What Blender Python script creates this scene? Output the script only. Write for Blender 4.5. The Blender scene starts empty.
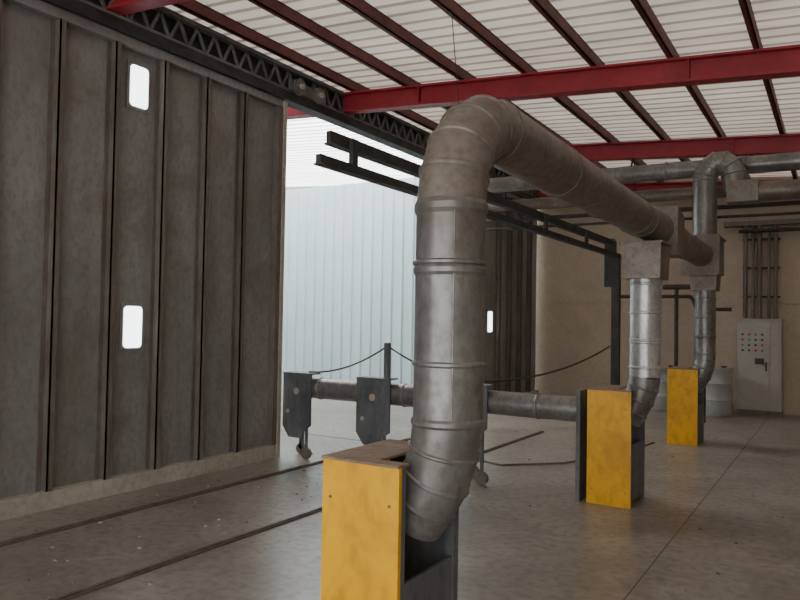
import bpy, bmesh, math, random
from mathutils import Vector, Matrix
random.seed(4)
C=bpy.context.scene.collection

# ---------------- materials ----------------
def mat(name, c1, c2, scale=3.0, stretch=(1,1,1), rough=0.6, metal=0.0, bump=0.15, fine=25.0,
        c3=None, detail_mix=0.35, spec=0.4, lo=0.35, hi=0.65, big=None, bigscale=.45, bigamt=.6, streak=None, stamt=.35):
    m=bpy.data.materials.new(name); m.use_nodes=True
    n=m.node_tree.nodes; l=m.node_tree.links
    b=n["Principled BSDF"]
    tc=n.new("ShaderNodeTexCoord"); mp=n.new("ShaderNodeMapping"); mp.inputs["Scale"].default_value=stretch
    l.new(tc.outputs["Object"],mp.inputs["Vector"])
    t=n.new("ShaderNodeTexNoise"); t.inputs["Scale"].default_value=scale; t.inputs["Detail"].default_value=8; t.inputs["Roughness"].default_value=.62
    l.new(mp.outputs[0],t.inputs["Vector"])
    r=n.new("ShaderNodeValToRGB"); r.color_ramp.elements[0].position=lo; r.color_ramp.elements[1].position=hi
    r.color_ramp.elements[0].color=(*c1,1); r.color_ramp.elements[1].color=(*c2,1)
    l.new(t.outputs["Fac"],r.inputs["Fac"])
    f=n.new("ShaderNodeTexNoise"); f.inputs["Scale"].default_value=fine; f.inputs["Detail"].default_value=6
    l.new(mp.outputs[0],f.inputs["Vector"])
    def mixin(prev,fac_out,lo_,hi_,amt,col):
        rr=n.new("ShaderNodeValToRGB"); rr.color_ramp.elements[0].position=lo_; rr.color_ramp.elements[1].position=hi_
        l.new(fac_out,rr.inputs["Fac"])
        mx=n.new("ShaderNodeMix"); mx.data_type='RGBA'
        ml=n.new("ShaderNodeMath"); ml.operation='MULTIPLY'; ml.inputs[1].default_value=amt
        l.new(rr.outputs["Color"],ml.inputs[0]); l.new(ml.outputs[0],mx.inputs["Factor"])
        l.new(prev,mx.inputs["A"]); mx.inputs["B"].default_value=(*col,1)
        return mx.outputs["Result"]
    c3=c3 or tuple(x*.5 for x in c1)
    out=mixin(r.outputs["Color"],f.outputs["Fac"],.45,.7,detail_mix,c3)
    if big:
        g=n.new("ShaderNodeTexNoise"); g.inputs["Scale"].default_value=bigscale; g.inputs["Detail"].default_value=10; g.inputs["Roughness"].default_value=.7; g.inputs["Distortion"].default_value=.6
        l.new(tc.outputs["Object"],g.inputs["Vector"]); out=mixin(out,g.outputs["Fac"],.48,.66,bigamt,big)
    if streak:
        mp2=n.new("ShaderNodeMapping"); mp2.inputs["Scale"].default_value=(5,5,.5); l.new(tc.outputs["Object"],mp2.inputs["Vector"])
        g=n.new("ShaderNodeTexNoise"); g.inputs["Scale"].default_value=1; g.inputs["Detail"].default_value=6
        l.new(mp2.outputs[0],g.inputs["Vector"]); out=mixin(out,g.outputs["Fac"],.5,.75,stamt,streak)
    l.new(out,b.inputs["Base Color"])
    b.inputs["Metallic"].default_value=metal
    mr=n.new("ShaderNodeMapRange"); mr.inputs["To Min"].default_value=max(0,rough-.12); mr.inputs["To Max"].default_value=min(1,rough+.12)
    l.new(f.outputs["Fac"],mr.inputs["Value"]); l.new(mr.outputs[0],b.inputs["Roughness"])
    b.inputs["Specular IOR Level"].default_value=spec
    bp=n.new("ShaderNodeBump"); bp.inputs["Strength"].default_value=bump; bp.inputs["Distance"].default_value=.01
    l.new(f.outputs["Fac"],bp.inputs["Height"]); l.new(bp.outputs[0],b.inputs["Normal"])
    return m
M={}
M['conc']=mat('concrete_floor',(.21,.18,.15),(.35,.31,.265),1.3,(1,1,1),.34,0,.15,16,(.11,.09,.075),.5,.5,.3,.7,big=(.11,.09,.072),bigscale=.7,bigamt=.65)
M['panel']=mat('panel_steel',(.26,.255,.25),(.38,.378,.37),1.1,(1,1,.6),.42,.3,.10,30,(.19,.175,.155),.5,.4,.3,.7,big=(.18,.16,.14),bigscale=1.2,streak=(.17,.15,.13),stamt=.45)
M['rib']=mat('rib_steel',(.14,.115,.095),(.21,.185,.165),4,(1,1,.4),.6,.2,.2,30)
M['truss']=mat('truss_steel',(.13,.125,.12),(.22,.21,.20),4,(1,1,1),.6,.2,.2,30)
M['trim']=mat('beige_trim',(.38,.34,.28),(.49,.44,.37),3,(1,1,1),.7,0,.2,20,(.2,.16,.12),.4)
M['dark']=mat('dark_steel',(.028,.027,.027),(.065,.06,.055),5,(1,1,1),.6,.2,.1)
M['galv']=mat('galvanised_steel',(.17,.163,.155),(.30,.295,.282),4,(1,1,.7),.38,.5,.10,28,(.115,.095,.078),.5,.4,.3,.7,big=(.12,.10,.08),bigscale=2.2,bigamt=.65)
M['galvB']=mat('dusty_galvanised',(.155,.13,.105),(.25,.218,.185),4,(1,1,1),.46,.4,.10,28,(.10,.075,.055),.5,.4,.3,.7,big=(.115,.085,.062),bigscale=1.8,bigamt=.65)
M['silver']=mat('bright_galvanised',(.42,.42,.42),(.58,.58,.58),6,(1,1,.5),.36,.6,.12,50,(.25,.22,.19),.5)
M['yellow']=mat('yellow_paint',(.78,.38,.004),(.88,.47,.008),2.5,(1,1,.5),.4,0,.1,18,(.36,.18,.01),.4,.4,.3,.7,big=(.42,.20,.02),bigscale=3,bigamt=.5)
M['brown']=mat('dusty_top',(.20,.13,.085),(.30,.215,.15),6,(1,1,1),.8,0,.2)
M['blueg']=mat('bluegrey_steel',(.10,.105,.11),(.17,.175,.18),5,(1,1,.5),.55,.2,.15)
M['red']=mat('red_paint',(.28,.018,.028),(.37,.03,.042),3,(1,1,1),.5,0,.1,15,(.16,.03,.03),.4)
M['purl']=mat('red_brown_purlin',(.10,.022,.022),(.16,.036,.034),3,(1,1,1),.6,0,.1)
M['wall']=mat('plaster_wall',(.45,.37,.285),(.53,.445,.35),1.2,(1,1,1),.9,0,.1,14,(.34,.27,.19),.3,big=(.36,.29,.22),bigscale=.6)
M['cab']=mat('cabinet_grey',(.36,.335,.295),(.42,.39,.34),2,(1,1,1),.5,0,.05,20,(.3,.27,.24),.3)
M['drum']=mat('grey_plastic',(.32,.32,.32),(.40,.40,.40),2,(1,1,1),.5,0,.05,20,(.25,.25,.25),.3)
M['chain']=mat('chain_steel',(.06,.05,.045),(.12,.10,.09),8,(1,1,1),.6,.4,.1)
M['clad']=mat('white_cladding',(.52,.66,.70),(.60,.74,.78),1.0,(1,1,.3),.6,0,.05,10,(.46,.57,.6),.3)
M['joint']=mat('floor_joint',(.10,.085,.07),(.15,.13,.11),8,(1,1,1),.8)
M['railm']=mat('floor_rail_steel',(.13,.11,.09),(.24,.2,.17),8,(1,1,1),.45,.4)
def plain(name,c,rough=.5,em=0):
    m=bpy.data.materials.new(name); m.use_nodes=True; b=m.node_tree.nodes["Principled BSDF"]
    b.inputs["Base Color"].default_value=(*c,1); b.inputs["Roughness"].default_value=rough
    if em: b.inputs["Emission Color"].default_value=(*c,1); b.inputs["Emission Strength"].default_value=em
    return m
M['win']=plain('frosted_pane_daylight_glow',(.9,.95,1),.4,5)  # pane emits its own glow in place of daylight coming through
M['btnr']=plain('button_red',(.5,.03,.03)); M['btng']=plain('button_dark',(.05,.05,.05)); M['btnw']=plain('button_green',(.05,.3,.1))
def transl(name,col,fac):
    m=bpy.data.materials.new(name); m.use_nodes=True; n=m.node_tree.nodes; l=m.node_tree.links
    n.remove(n["Principled BSDF"]); o=n["Material Output"]
    d=n.new("ShaderNodeBsdfDiffuse"); t=n.new("ShaderNodeBsdfTranslucent"); x=n.new("ShaderNodeMixShader")
    tc=n.new("ShaderNodeTexCoord"); mp=n.new("ShaderNodeMapping"); mp.inputs["Scale"].default_value=(.4,1.5,1)
    ns=n.new("ShaderNodeTexNoise"); ns.inputs["Scale"].default_value=2; ns.inputs["Detail"].default_value=6
    l.new(tc.outputs["Object"],mp.inputs[0]); l.new(mp.outputs[0],ns.inputs["Vector"])
    r=n.new("ShaderNodeValToRGB"); r.color_ramp.elements[0].position=.3; r.color_ramp.elements[1].position=.7
    r.color_ramp.elements[0].color=(*[c*.75 for c in col],1); r.color_ramp.elements[1].color=(*col,1)
    l.new(ns.outputs["Fac"],r.inputs[0]); l.new(r.outputs[0],d.inputs[0]); l.new(r.outputs[0],t.inputs[0])
    x.inputs[0].default_value=fac; l.new(d.outputs[0],x.inputs[1]); l.new(t.outputs[0],x.inputs[2]); l.new(x.outputs[0],o.inputs[0])
    return m
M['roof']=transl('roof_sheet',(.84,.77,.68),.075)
M['roofrib_shade']=transl('roof_sheet_rib_shade',(.66,.59,.51),.045)  # darker copy of the roof sheet: corrugation shade put into the rib colour
M['sky']=transl('skylight_sheet',(.95,.97,.98),.9)

# ---------------- builder ----------------
class B:
    def __init__(s,name): s.name=name; s.bm=bmesh.new(); s.mats=[]
    def mi(s,k):
        if k not in s.mats: s.mats.append(k)
        return s.mats.index(k)
    def box(s,x0,x1,y0,y1,z0,z1,k):
        i=s.mi(k); vs=[s.bm.verts.new((x,y,z)) for x in(x0,x1) for y in(y0,y1) for z in(z0,z1)]
        for f in((0,1,3,2),(4,6,7,5),(0,4,5,1),(2,3,7,6),(0,2,6,4),(1,5,7,3)):
            s.bm.faces.new([vs[a] for a in f]).material_index=i
        return vs
    def hexa(s,pts,k):
        i=s.mi(k); vs=[s.bm.verts.new(p) for p in pts]
        for f in((3,2,1,0),(4,5,6,7),(0,1,5,4),(1,2,6,5),(2,3,7,6),(3,0,4,7)):
            s.bm.faces.new([vs[a] for a in f]).material_index=i
    def bar(s,a,b,w,h,k,up=(0,0,1)):
        a=Vector(a);b=Vector(b); d=(b-a).normalized(); u=Vector(up); r=d.cross(u)
        if r.length<1e-3: r=d.cross(Vector((0,1,0)))
        r.normalize(); u=r.cross(d).normalized(); r*=w/2; u*=h/2
        s.hexa([a-r-u,a+r-u,b+r-u,b-r-u,a-r+u,a+r+u,b+r+u,b-r+u],k)
    def tube(s,pts,r,k,n=32,caps=True):
        i=s.mi(k); P=[Vector(p) for p in pts]; rr=r if isinstance(r,(list,tuple)) else [r]*len(P)
        T=[]
        for j in range(len(P)):
            if j==0: t=P[1]-P[0]
            elif j==len(P)-1: t=P[-1]-P[-2]
            else: t=(P[j]-P[j-1]).normalized()+(P[j+1]-P[j]).normalized()
            T.append(t.normalized())
        ref=Vector((0,0,1)) if abs(T[0].z)<.9 else Vector((1,0,0))
        u=T[0].cross(ref).normalized(); rings=[]
        for j,p in enumerate(P):
            u=(u-T[j]*u.dot(T[j])).normalized(); v=T[j].cross(u)
            rings.append([s.bm.verts.new(p+(u*math.cos(2*math.pi*a/n)+v*math.sin(2*math.pi*a/n))*rr[j]) for a in range(n)])
        for j in range(len(P)-1):
            for a in range(n):
                s.bm.faces.new((rings[j][a],rings[j][(a+1)%n],rings[j+1][(a+1)%n],rings[j+1][a])).material_index=i
        if caps:
            s.bm.faces.new(rings[0][::-1]).material_index=i; s.bm.faces.new(rings[-1]).material_index=i
    def bead(s,p,d,r,k,w=.016,e=.008):
        p=Vector(p); d=Vector(d).normalized()
        s.tube([p-d*w,p-d*w*.4,p+d*w*.4,p+d*w],[r+.0005,r+e,r+e,r+.0005],k)
    def done(s,sharp=17):
        me=bpy.data.meshes.new(s.name)
        bmesh.ops.recalc_face_normals(s.bm,faces=s.bm.faces)
        s.bm.to_mesh(me); s.bm.free()
        for k in s.mats: me.materials.append(M[k])
        for p in me.polygons: p.use_smooth=True
        me.set_sharp_from_angle(angle=math.radians(sharp))
        o=bpy.data.objects.new(s.name,me); C.objects.link(o)
        return o
def arc(c,a,b,n,t0=0,t1=90):
    c=Vector(c);a=Vector(a);b=Vector(b)
    return [c+a*math.cos(math.radians(t0+(t1-t0)*i/n))+b*math.sin(math.radians(t0+(t1-t0)*i/n)) for i in range(n+1)]

XW=-5.2
def zt(x): return 4.26-.065*(x-XW)

# ---------------- room shell ----------------
b=B('floor'); b.box(-13,5,-3,14.2,-.2,0,'conc'); b.done()
b=B('wall_back'); b.box(-13,5,14,14.2,0,4.9,'wall'); b.done()
b=B('trim_1'); b.box(XW+.1,5,13.975,13.999,1.9,1.93,'trim'); b.done()
b=B('wall_right'); b.box(5,5.2,-3,14.2,0,3.8,'wall'); b.done()
b=B('wall_left'); b.box(-13.2,-13,-3,14.2,0,4.9,'clad'); b.done()
b=B('wall_front_light_block'); b.box(-13,-4.6,-3.2,-3,0,4.8,'wall'); b.box(-4.6,2.6,-3.2,-3,3.3,4.3,'wall'); b.box(2.6,5.2,-3.2,-3,0,3.9,'wall'); b.done()  # unseen wall added behind the camera to cut light from the front
def sheet(name,x0,x1,y0,y1,k,kr):
    bm=bmesh.new(); me=bpy.data.meshes.new(name); prof=[]; y=y0
    while y<y1-.01:
        prof+=[(y,0),(y+.15,0),(y+.165,.035),(y+.19,.035)]; y+=.205
    prof=[p for p in prof if p[0]<=y1]+[(y1,0)]
    A=[bm.verts.new((x0,p[0],zt(x0)+.125+p[1])) for p in prof]; Bv=[bm.verts.new((x1,p[0],zt(x1)+.125+p[1])) for p in prof]
    for i in range(len(prof)-1):
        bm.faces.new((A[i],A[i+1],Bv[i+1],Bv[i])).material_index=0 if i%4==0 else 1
    bm.to_mesh(me); bm.free(); me.materials.append(M[k]); me.materials.append(M[kr]); o=bpy.data.objects.new(name,me); C.objects.link(o)
sheet('ceiling',-5.9,5.1,-3.1,14.1,'roof','roofrib_shade')
sheet('ceiling_booth_near',-13.1,-5.9,-3.1,6.6,'roof','roofrib_shade')
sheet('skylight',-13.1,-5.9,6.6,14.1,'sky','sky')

# rafters
for i,y in enumerate((.5,3.8,7.1,10.4,13.7)):
    b=B('roof_rafter')
    x0,x1=(-5.9 if i>=3 else -12.9),4.95
    for (dz0,dz1,w) in((-.022,0,.075),(-.235,-.213,.075),(-.213,-.022,.006)):
        b.hexa([(x0,y-w,zt(x0)+dz0),(x1,y-w,zt(x1)+dz0),(x1,y+w,zt(x1)+dz0),(x0,y+w,zt(x0)+dz0),
                (x0,y-w,zt(x0)+dz1),(x1,y-w,zt(x1)+dz1),(x1,y+w,zt(x1)+dz1),(x0,y+w,zt(x0)+dz1)],'red')
    for xs in (-9,-5.6,-4.1,-1.2,1.8):
        if xs>x0: b.box(xs-.006,xs+.006,y-.07,y+.07,zt(xs)-.213,zt(xs)-.022,'red')
    b.done()
b=B('roof_purlins')
xs=[-.61+.73*k for k in range(-16,8)]
for k,x in enumerate(xs):
    z=zt(x)
    y0,y1=(-2.9,13.95) if x>-5.9 else (-2.9,7.2)
    b.box(x-.006,x+.006,y0,y1,z,z+.12,'purl'); b.box(x-.045,x+.006,y0,y1,z,z+.012,'purl'); b.box(x-.045,x+.006,y0,y1,z+.108,z+.12,'purl')
b.done()

# ---------------- booth wall ----------------
def panel_wall(name,y0,y1,ribs,wins):
    b=B(name)
    b.box(XW-.12,XW-.05,y0,y1,.14,3.86,'panel')
    b.box(XW-.14,XW+.03,y0,y1,.0,.14,'trim')
    b.box(XW-.10,XW+.02,y0,y1,3.80,3.88,'panel')
    for y in ribs:
        b.box(XW-.05,XW+.03,y-.006,y+.006,.14,3.80,'rib')
        b.box(XW+.02,XW+.03,y-.006,y+.045,.14,3.80,'rib')
        b.box(XW-.05,XW-.038,y-.045,y+.006,.14,3.80,'rib')
    for (yc,zc) in wins:
        b.box(XW-.05,XW-.035,yc-.125,yc+.125,zc-.21,zc+.21,'panel')
        i=b.mi('win'); w,h,r=.095,.18,.035; vs=[]
        for cx,cz,a0 in((w-r,h-r,0),(-w+r,h-r,90),(-w+r,-h+r,180),(w-r,-h+r,270)):
            for t in range(5):
                a=math.radians(a0+t*22.5); vs.append(b.bm.verts.new((XW-.032,yc+cx+r*math.cos(a),zc+cz+r*math.sin(a))))
        b.bm.faces.new(vs).material_index=i
    return b
ribsY=[5.38-.51*k for k in range(0,13)]
b=panel_wall('booth_panel_wall',-1.0,5.98,ribsY,[(4.13,3.5),(4.13,1.4)])
b.box(XW-.13,XW+.04,5.965,6.02,.0,3.86,'trim')
b.box(XW-.05,XW+.03,5.90,5.965,.14,3.80,'rib')
b.done()
b=panel_wall('booth_panel_wall',11.4,13.9,[11.9,12.4,12.9,13.4],[(11.62,1.5)]); b.done()
b=B('wall_booth_end')
x=-12.9; i=b.mi('clad'); prof=[]
while x<XW-.2:
    prof+=[(x,0),(x+.15,0),(x+.17,-.03),(x+.21,-.03)]; x+=.23
prof.append((XW-.15,0))
A=[b.bm.verts.new((p[0],11.45+p[1],0)) for p in prof]; T=[b.bm.verts.new((p[0],11.45+p[1],4.15)) for p in prof]
for j in range(len(prof)-1): b.bm.faces.new((A[j],A[j+1],T[j+1],T[j])).material_index=i
b.box(-12.9,XW-.15,11.46,11.55,4.0,4.15,'clad'); b.box(-12.9,XW-.15,11.46,11.55,0,.1,'trim')
b.done(sharp=10)

b=B('lattice_beam')
b.box(XW-.10,XW+.06,-1,13.95,3.885,3.99,'dark')
b.box(XW+.02,XW+.062,-1,13.95,3.985,4.01,'truss')
b.box(XW-.04,XW+.06,-1,13.95,4.22,4.26,'truss')
b.box(XW-.02,XW-.01,-1,13.95,3.99,4.22,'dark')
y=-1;k=0
while y<13.8:
    b.bar((XW+.03,y,4.0 if k%2 else 4.215),(XW+.03,y+.11,4.215 if k%2 else 4.0),.025,.02,'truss',up=(1,0,0)); y+=.11;k+=1
b.done()
b=B('door_roller')
for y in (6.15,6.5):
    b.tube([(XW+.07,y,4.06),(XW+.12,y,4.06)],.09,'truss',24); b.tube([(XW+.12,y,4.06),(XW+.15,y,4.06)],.03,'trim',16)
b.box(XW+.062,XW+.08,6.0,6.65,4.0,4.12,'truss')
b.done()

# ---------------- floor rails / joints ----------------
b=B('floor_rail')
for x in (-4.62,-3.48):
    b.box(x-.03,x+.03,-2.9,9.5,0.0,.012,'joint'); b.box(x-.012,x+.012,-2.9,9.5,.012,.022,'railm')
b.done()
b=B('floor_joints')
b.box(-1.0-.003,-1.0+.003,-2.9,13.9,.0,.002,'joint')
b.box(-13,-4.7,7.4,7.42,.0,.002,'joint')
b.done()
b=B('floor_litter')
for k in range(380):
    x=random.uniform(-5,1.5) if k%3 else random.uniform(-5.1,-3.6); y=random.uniform(2.2,12); s=random.uniform(.006,.018)
    if -1.95<x<-1.2 and any(a-.1<y<a+.6 for a in(2.31,6.02,9.58)): continue
    a=random.uniform(0,3); c,d=math.cos(a)*s,math.sin(a)*s
    b.hexa([(x-c,y-d,.0),(x+d,y-c,.0),(x+c,y+d,.0),(x-d,y+c,.0),(x-c*.6,y-d*.6,s*.5),(x+d*.6,y-c*.6,s*.4),(x+c*.6,y+d*.6,s*.5),(x-d*.6,y+c*.6,s*.6)],random.choice(['trim','rib','conc']))
b.done()

# ---------------- duct pedestals ----------------
def pedestal(y0,x0,x1):
    b=B('yellow_duct_pedestal'); y1=y0+.5; H=.945
    b.box(x0,x1,y0,y0+.02,0,H,'yellow')
    b.box(x0,x0+.015,y0+.02,y1-.02,0,H,'yellow')
    b.box(x0,x1,y1-.02,y1,0,H-.05,'blueg')
    b.box(x0-.006,x1-.13,y0-.006,y1,H,H+.010,'brown')
    b.box(x1-.13,x1,y0-.006,y0+.07,H,H+.010,'brown')
    b.box(x1-.02,x1-.005,y0+.02,y1-.02,0.04,.50,'blueg')
    b.box(x1-.04,x1,y1-.045,y1-.02,0,H-.05,'blueg')
    b.box(x1-.04,x1,y0+.02,y0+.05,0,H,'blueg')
    for zz in(.12,.8):
        for xx in(x0+.04,x1-.04): b.tube([(xx,y0-.006,zz),(xx,y0,zz)],.006,'brown',8)
    return b.done()
for y,x0,x1 in ((2.31,-1.755,-1.40),(6.02,-1.81,-1.45),(9.58,-1.86,-1.50)): pedestal(y,x0,x1)

# ---------------- main ducts ----------------
R=.14; ZR=2.36
def XD(y): return -1.335-.0165*(y-2.57)
b=B('ventilation_duct')
Y1=2.57; x=XD(Y1)
b.tube([(x,Y1,1.10),(x,Y1,ZR-.40)],R,'galv')
for z,w in((1.10,.018),(1.33,.012),(1.70,.022),(1.95,.03)): b.bead((x,Y1,z),(0,0,1),R,'galv',w)
b.bead((x,Y1,1.73),(0,0,1),R,'galv',.012,.012)
b.tube([(x+R*.55,Y1-R*.835,1.12),(x+R*.55,Y1-R*.835,1.94)],.004,'galv',8)
low=[(x,Y1,1.10),(x-.015,Y1,.98),(x-.05,Y1,.87),(x-.105,Y1,.78),(x-.16,Y1,.70)]
b.tube(low,R,'galv')
for j in(1,2,3):
    d=Vector(low[j+1])-Vector(low[j-1]); b.bead(low[j],d,R,'galv',.01,.006)
e=arc((x,Y1+.40,ZR-.40),(0,-.40,0),(0,0,.40),5); b.tube(e,R,'galvB')
for j in range(1,len(e)-1): b.bead(e[j],e[j+1]-e[j-1],R,'galvB',.012,.006)
b.tube([(x,Y1+.40,ZR),(XD(9.45),9.45,ZR)],R,'galvB')
for y in (2.98,3.9,4.85,5.8,6.02,6.7,7.6,8.5): b.bead((XD(y),y,ZR),(-.0165,1,0),R,'galvB',.014,.009)
def drop(y,ztop,kv):
    x=XD(y); a,c=.15,.17
    b.hexa([(x-a,y-c,ztop-.42),(x+a,y-c,ztop-.42),(x+a,y+c,ztop-.42),(x-a,y+c,ztop-.42),
            (x-a-.01,y-c-.02,ztop-.12),(x+a+.01,y-c-.02,ztop-.12),(x+a+.01,y+c+.02,ztop-.12),(x-a-.01,y+c+.02,ztop-.12)],'galvB')
    b.box(x-a-.025,x+a+.025,y-c-.035,y+c+.035,ztop-.13,ztop-.115,'galvB')
    r=.125
    b.tube([(x,y,1.06),(x,y,ztop-.40)],r,kv)
    for z in (1.14,1.35,1.37,1.6,1.84): b.bead((x,y,z),(0,0,1),r,kv,.012)
    lw=[(x,y,1.06),(x-.015,y,.97),(x-.05,y,.87),(x-.10,y,.78),(x-.15,y,.70)]
    b.tube(lw,r,'galv')
    for j in(1,2,3): b.bead(lw[j],Vector(lw[j+1])-Vector(lw[j-1]),r,'galv',.01,.006)
drop(6.27,2.30,'silver'); drop(9.83,2.36,'galv')
x=XD(9.7)
b.box(x-.19,x+.19,9.42,10.05,2.14,2.58,'galvB'); b.box(x-.22,x+.22,9.39,9.42,2.11,2.61,'galvB'); b.box(x-.21,x+.21,9.40,10.07,2.58,2.60,'galvB')
x=XD(6.8)
b.hexa([(x-.18,6.72,2.12),(x+.18,6.72,2.12),(x+.18,7.05,2.12),(x-.18,7.05,2.12),(x-.18,6.72,2.56),(x+.18,6.72,2.56),(x+.18,7.05,2.50),(x-.18,7.05,2.50)],'galvB')
RR=.145; x=XD(9.75)
pts=[Vector((x,9.75,2.58)),Vector((x,9.75,3.33))]+arc((x+.17,9.75,3.33),(-.17,0,0),(0,0,.22),5,18,165)+[Vector((x+.36,9.75,3.16))]
b.tube(pts,RR,'galv')
for j in range(1,len(pts)-1): b.bead(pts[j],pts[j+1]-pts[j-1],RR,'galv',.012,.007)
b.box(x+.27,x+.62,9.6,9.9,3.02,3.28,'galvB')
b.tube([(x+.6,9.75,3.15),(4.8,9.75,3.05)],.12,'galvB')
for xx in(-.3,.6,1.5): b.bead((xx,9.75,3.147-.018*(xx+.8)),(1,0,0),.12,'galvB')
b.done()

b=B('ceiling_pipe')
b.tube([(-4.9,10.15,3.60),(4.8,10.15,3.52)],.115,'galv'); 
for x in(-4,-3,-2,-1,0,1,2): b.bead((x,10.15,3.60-.008*(x+4.9)),(1,0,0),.115,'galv')
b.tube([(-4.9,10.5,3.33),(4.8,10.5,3.28)],.085,'galvB',20)
b.tube([(-4.9,10.6,3.12),(4.8,10.6,3.10)],.03,'dark',12)
b.tube([(-4.9,10.7,3.00),(4.8,10.7,2.98)],.02,'dark',12)
for x in(-4.5,-2.5,.5,3):
    b.bar((x,10.15,3.6),(x,10.4,zt(x)-.235),.02,.02,'dark'); b.bar((x,10.62,3.0),(x,10.45,zt(x)-.235),.015,.015,'dark')
b.done()

# ---------------- overhead twin rail with column ----------------
b=B('overhead_conveyor_rail')
for x,z,h,y0 in((-2.55,2.42,.05,3.25),(-2.63,2.60,.07,3.45)):
    b.box(x-.018,x+.018,y0,9.9,z-h/2,z+h/2,'dark'); b.box(x-.035,x+.035,y0,9.9,z-h/2-.01,z-h/2,'dark')
for y in(3.65,5.3,7.1,8.5,9.78):
    b.box(-2.60,-2.57,y-.03,y+.03,2.42,2.62,'dark')
b.tube([(-2.63,5.3,2.62),(-2.78,5.3,zt(-2.8)+.02)],.004,'dark',8)
b.box(-2.62,-2.52,9.75,9.85,0,2.41,'dark'); b.box(-2.7,-2.44,9.67,9.93,0,.015,'dark')
b.box(-2.72,-2.60,9.76,9.84,2.0,2.65,'dark')
b.done()

# ---------------- barrier pipe on trolleys ----------------
b=B('transfer_pipe_trolley')
YP=6.2; ZP=.75
b.tube([(-5.0,YP,ZP),(-1.87,YP,ZP)],.11,'galv'); 
b.box(-1.90,-1.865,YP-.2,YP+.2,.0,.93,'blueg')
for x in(-4.75,-3.7,-2.9,-2.3): b.bead((x,YP,ZP),(1,0,0),.11,'galv')
def bracket(xc,w,zb):
    y=YP-.14
    i=b.mi('blueg'); prof=[(-w,.90),(w,.90),(w,zb+.14),(w*.55,zb+.08),(w*.5,zb),(-w*.55,zb),(-w,zb+.12)]
    F=[b.bm.verts.new((xc+p[0],y,p[1])) for p in prof]; G=[b.bm.verts.new((xc+p[0],y+.02,p[1])) for p in prof]
    b.bm.faces.new(F).material_index=i; b.bm.faces.new(G[::-1]).material_index=i
    for j in range(len(prof)): b.bm.faces.new((F[j],G[j],G[(j+1)%len(prof)],F[(j+1)%len(prof)])).material_index=i
    b.box(xc-w,xc+w,y-.01,y+.16,.90,.915,'blueg')
    b.tube([(xc,y-.012,.72),(xc,y,.72)],.035,'trim',16); b.tube([(xc-w*.6,y-.012,.5),(xc-w*.6,y,.5)],.02,'trim',12)
    b.tube([(xc+w*.6,y+.04,.06),(xc+w*.6,y+.04,zb+.2)],.018,'blueg',12)
    b.tube([(xc+w*.6,y+.02,.06),(xc+w*.6,y+.06,.06)],.06,'rib',20)
    b.tube([(xc-w*.6,y+.22,.06),(xc-w*.6,y+.26,.06)],.06,'rib',20); b.box(xc-w*.6-.02,xc-w*.6+.02,y+.22,y+.26,.06,.7,'blueg')
bracket(-4.98,.19,.22); bracket(-4.0,.20,.24); bracket(-2.9,.15,.38)
b.tube([(-3.86,YP-.1,.915),(-3.86,YP-.1,1.27)],.035,'blueg',12)
b.done()
b=B('barrier_chain')
def sag(a,c,s,n=24):
    a=Vector(a);c=Vector(c); return [a.lerp(c,t/n)-Vector((0,0,s*4*(t/n)*(1-t/n))) for t in range(n+1)]
b.tube(sag((-3.86,YP-.1,1.24),(-2.9,YP-.1,.94),.06),.009,'chain',8)
b.tube(sag((-2.9,YP-.1,.94),(-2.62,9.7,1.2),.12),.012,'chain',8)
b.tube(sag((-3.86,YP-.1,1.24),(-4.85,YP-.1,.93),.08),.009,'chain',8)
b.done()
b=B('floor_cable')
b.tube([(-4.6,6.6,.012),(-3.9,7.3,.012),(-3.0,7.0,.012),(-2.5,7.5,.012),(-2.1,8.6,.012),(-2.0,9.5,.012)],.010,'rib',8)
b.done()

# ---------------- cabinet etc ----------------
b=B('electrical_cabinet')
x0,x1,y0,y1=-1.50,-.82,13.6,13.97
b.box(x0,x1,y0,y1,0,.08,'rib'); b.box(x0,x1,y0,y1,.08,1.60,'cab')
b.box(x0+.02,(x0+x1)/2-.004+.17,y0-.02,y0,.10,1.57,'cab'); b.box((x0+x1)/2+.176,x1-.02,y0-.02,y0,.10,1.57,'cab')
b.box(x0-.01,x1+.01,y0-.03,y1,1.60,1.625,'cab')
for r in range(4):
    for c in range(4):
        xx=x0+.09+c*.1; zz=1.36-r*.09
        b.tube([(xx,y0-.035,zz),(xx,y0-.02,zz)],.02,['btng','btnr','btnw','btng'][(r+c)%4],10)
b.box(x0+.28,x0+.42,y0-.035,y0-.02,.86,.96,'btng'); b.box(x1-.24,x1-.22,y0-.045,y0-.02,.75,.9,'dark')
b.done()
b=B('cable_conduits')
for x,r,zt_ in((-1.40,.035,3.25),(-1.28,.025,3.25),(-1.18,.04,3.3),(-1.03,.025,3.2),(-.93,.035,3.3)):
    b.tube([(x,13.86,1.64),(x,13.86,zt_)],r,'rib',12)
for z in(2.0,2.5,3.0): b.box(-1.45,-.87,13.9,13.99,z,z+.03,'dark')
b.box(-1.75,1.5,13.8,13.98,3.25,3.33,'rib')
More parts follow.
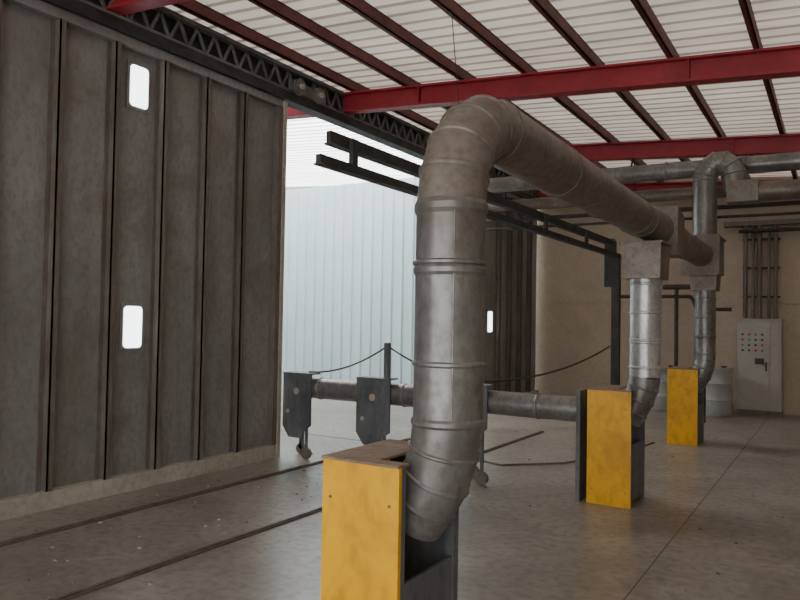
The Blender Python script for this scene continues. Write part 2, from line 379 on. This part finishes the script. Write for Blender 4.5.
b.tube([(-1.5,13.8,3.15),(1.5,13.8,3.15)],.03,'dark',12)
b.done()
def drum(x,y,r,h):
    b=B('plastic_drum')
    b.tube([(x,y,0),(x,y,.03),(x,y,h*.33),(x,y,h*.34),(x,y,h*.36),(x,y,h*.66),(x,y,h*.68),(x,y,h*.7),(x,y,h-.05),(x,y,h-.03),(x,y,h)],
       [r*.94,r,r,r*1.04,r,r,r*1.04,r,r,r*1.05,r*1.05],'drum'); b.tube([(x+r*.5,y,h),(x+r*.5,y,h+.03)],.04,'dark',12); b.done(sharp=40)
drum(-1.78,13.1,.27,.80); drum(-2.65,13.3,.26,.76)
b=B('compressed_air_piping')
b.tube([(-3.2,12.0,1.95),(-2.0,12.0,1.95)]+[Vector((-1.95,12.0,1.9))]+[(-1.9,12.0,1.75),(-1.4,12.0,1.75)],.03,'dark',12)
b.tube([(-2.4,12.0,2.1),(-1.75,12.0,2.1)],.04,'dark',12)
b.tube([(-2.2,12.0,0),(-2.2,12.0,2.1)],.03,'dark',12); b.tube([(-1.78,12.0,0.0),(-1.78,12.0,2.1)],.02,'dark',12)
b.done()

# ---------------- light ----------------
w=bpy.data.worlds.new('World'); bpy.context.scene.world=w; w.use_nodes=True
bg=w.node_tree.nodes["Background"]; bg.inputs[0].default_value=(.95,.97,1,1); bg.inputs[1].default_value=4.1
sd=bpy.data.lights.new('sun','SUN'); sd.energy=18; sd.angle=.5; sd.color=(1,.97,.93)
so=bpy.data.objects.new('sun',sd); C.objects.link(so)
so.rotation_euler=Vector((-.10,.60,-1)).to_track_quat('-Z','Y').to_euler()

# ---------------- camera ----------------
cd=bpy.data.cameras.new('camera'); cam=bpy.data.objects.new('camera',cd); C.objects.link(cam)
cd.sensor_width=36; cd.lens=32.4; cd.clip_end=200
cam.matrix_world=Matrix.Translation((0,0,1.5))@Matrix.Rotation(math.radians(31.4),4,'Z')@Matrix.Rotation(math.radians(91.6),4,'X')@Matrix.Rotation(math.radians(1.0),4,'Z')
bpy.context.scene.camera=cam
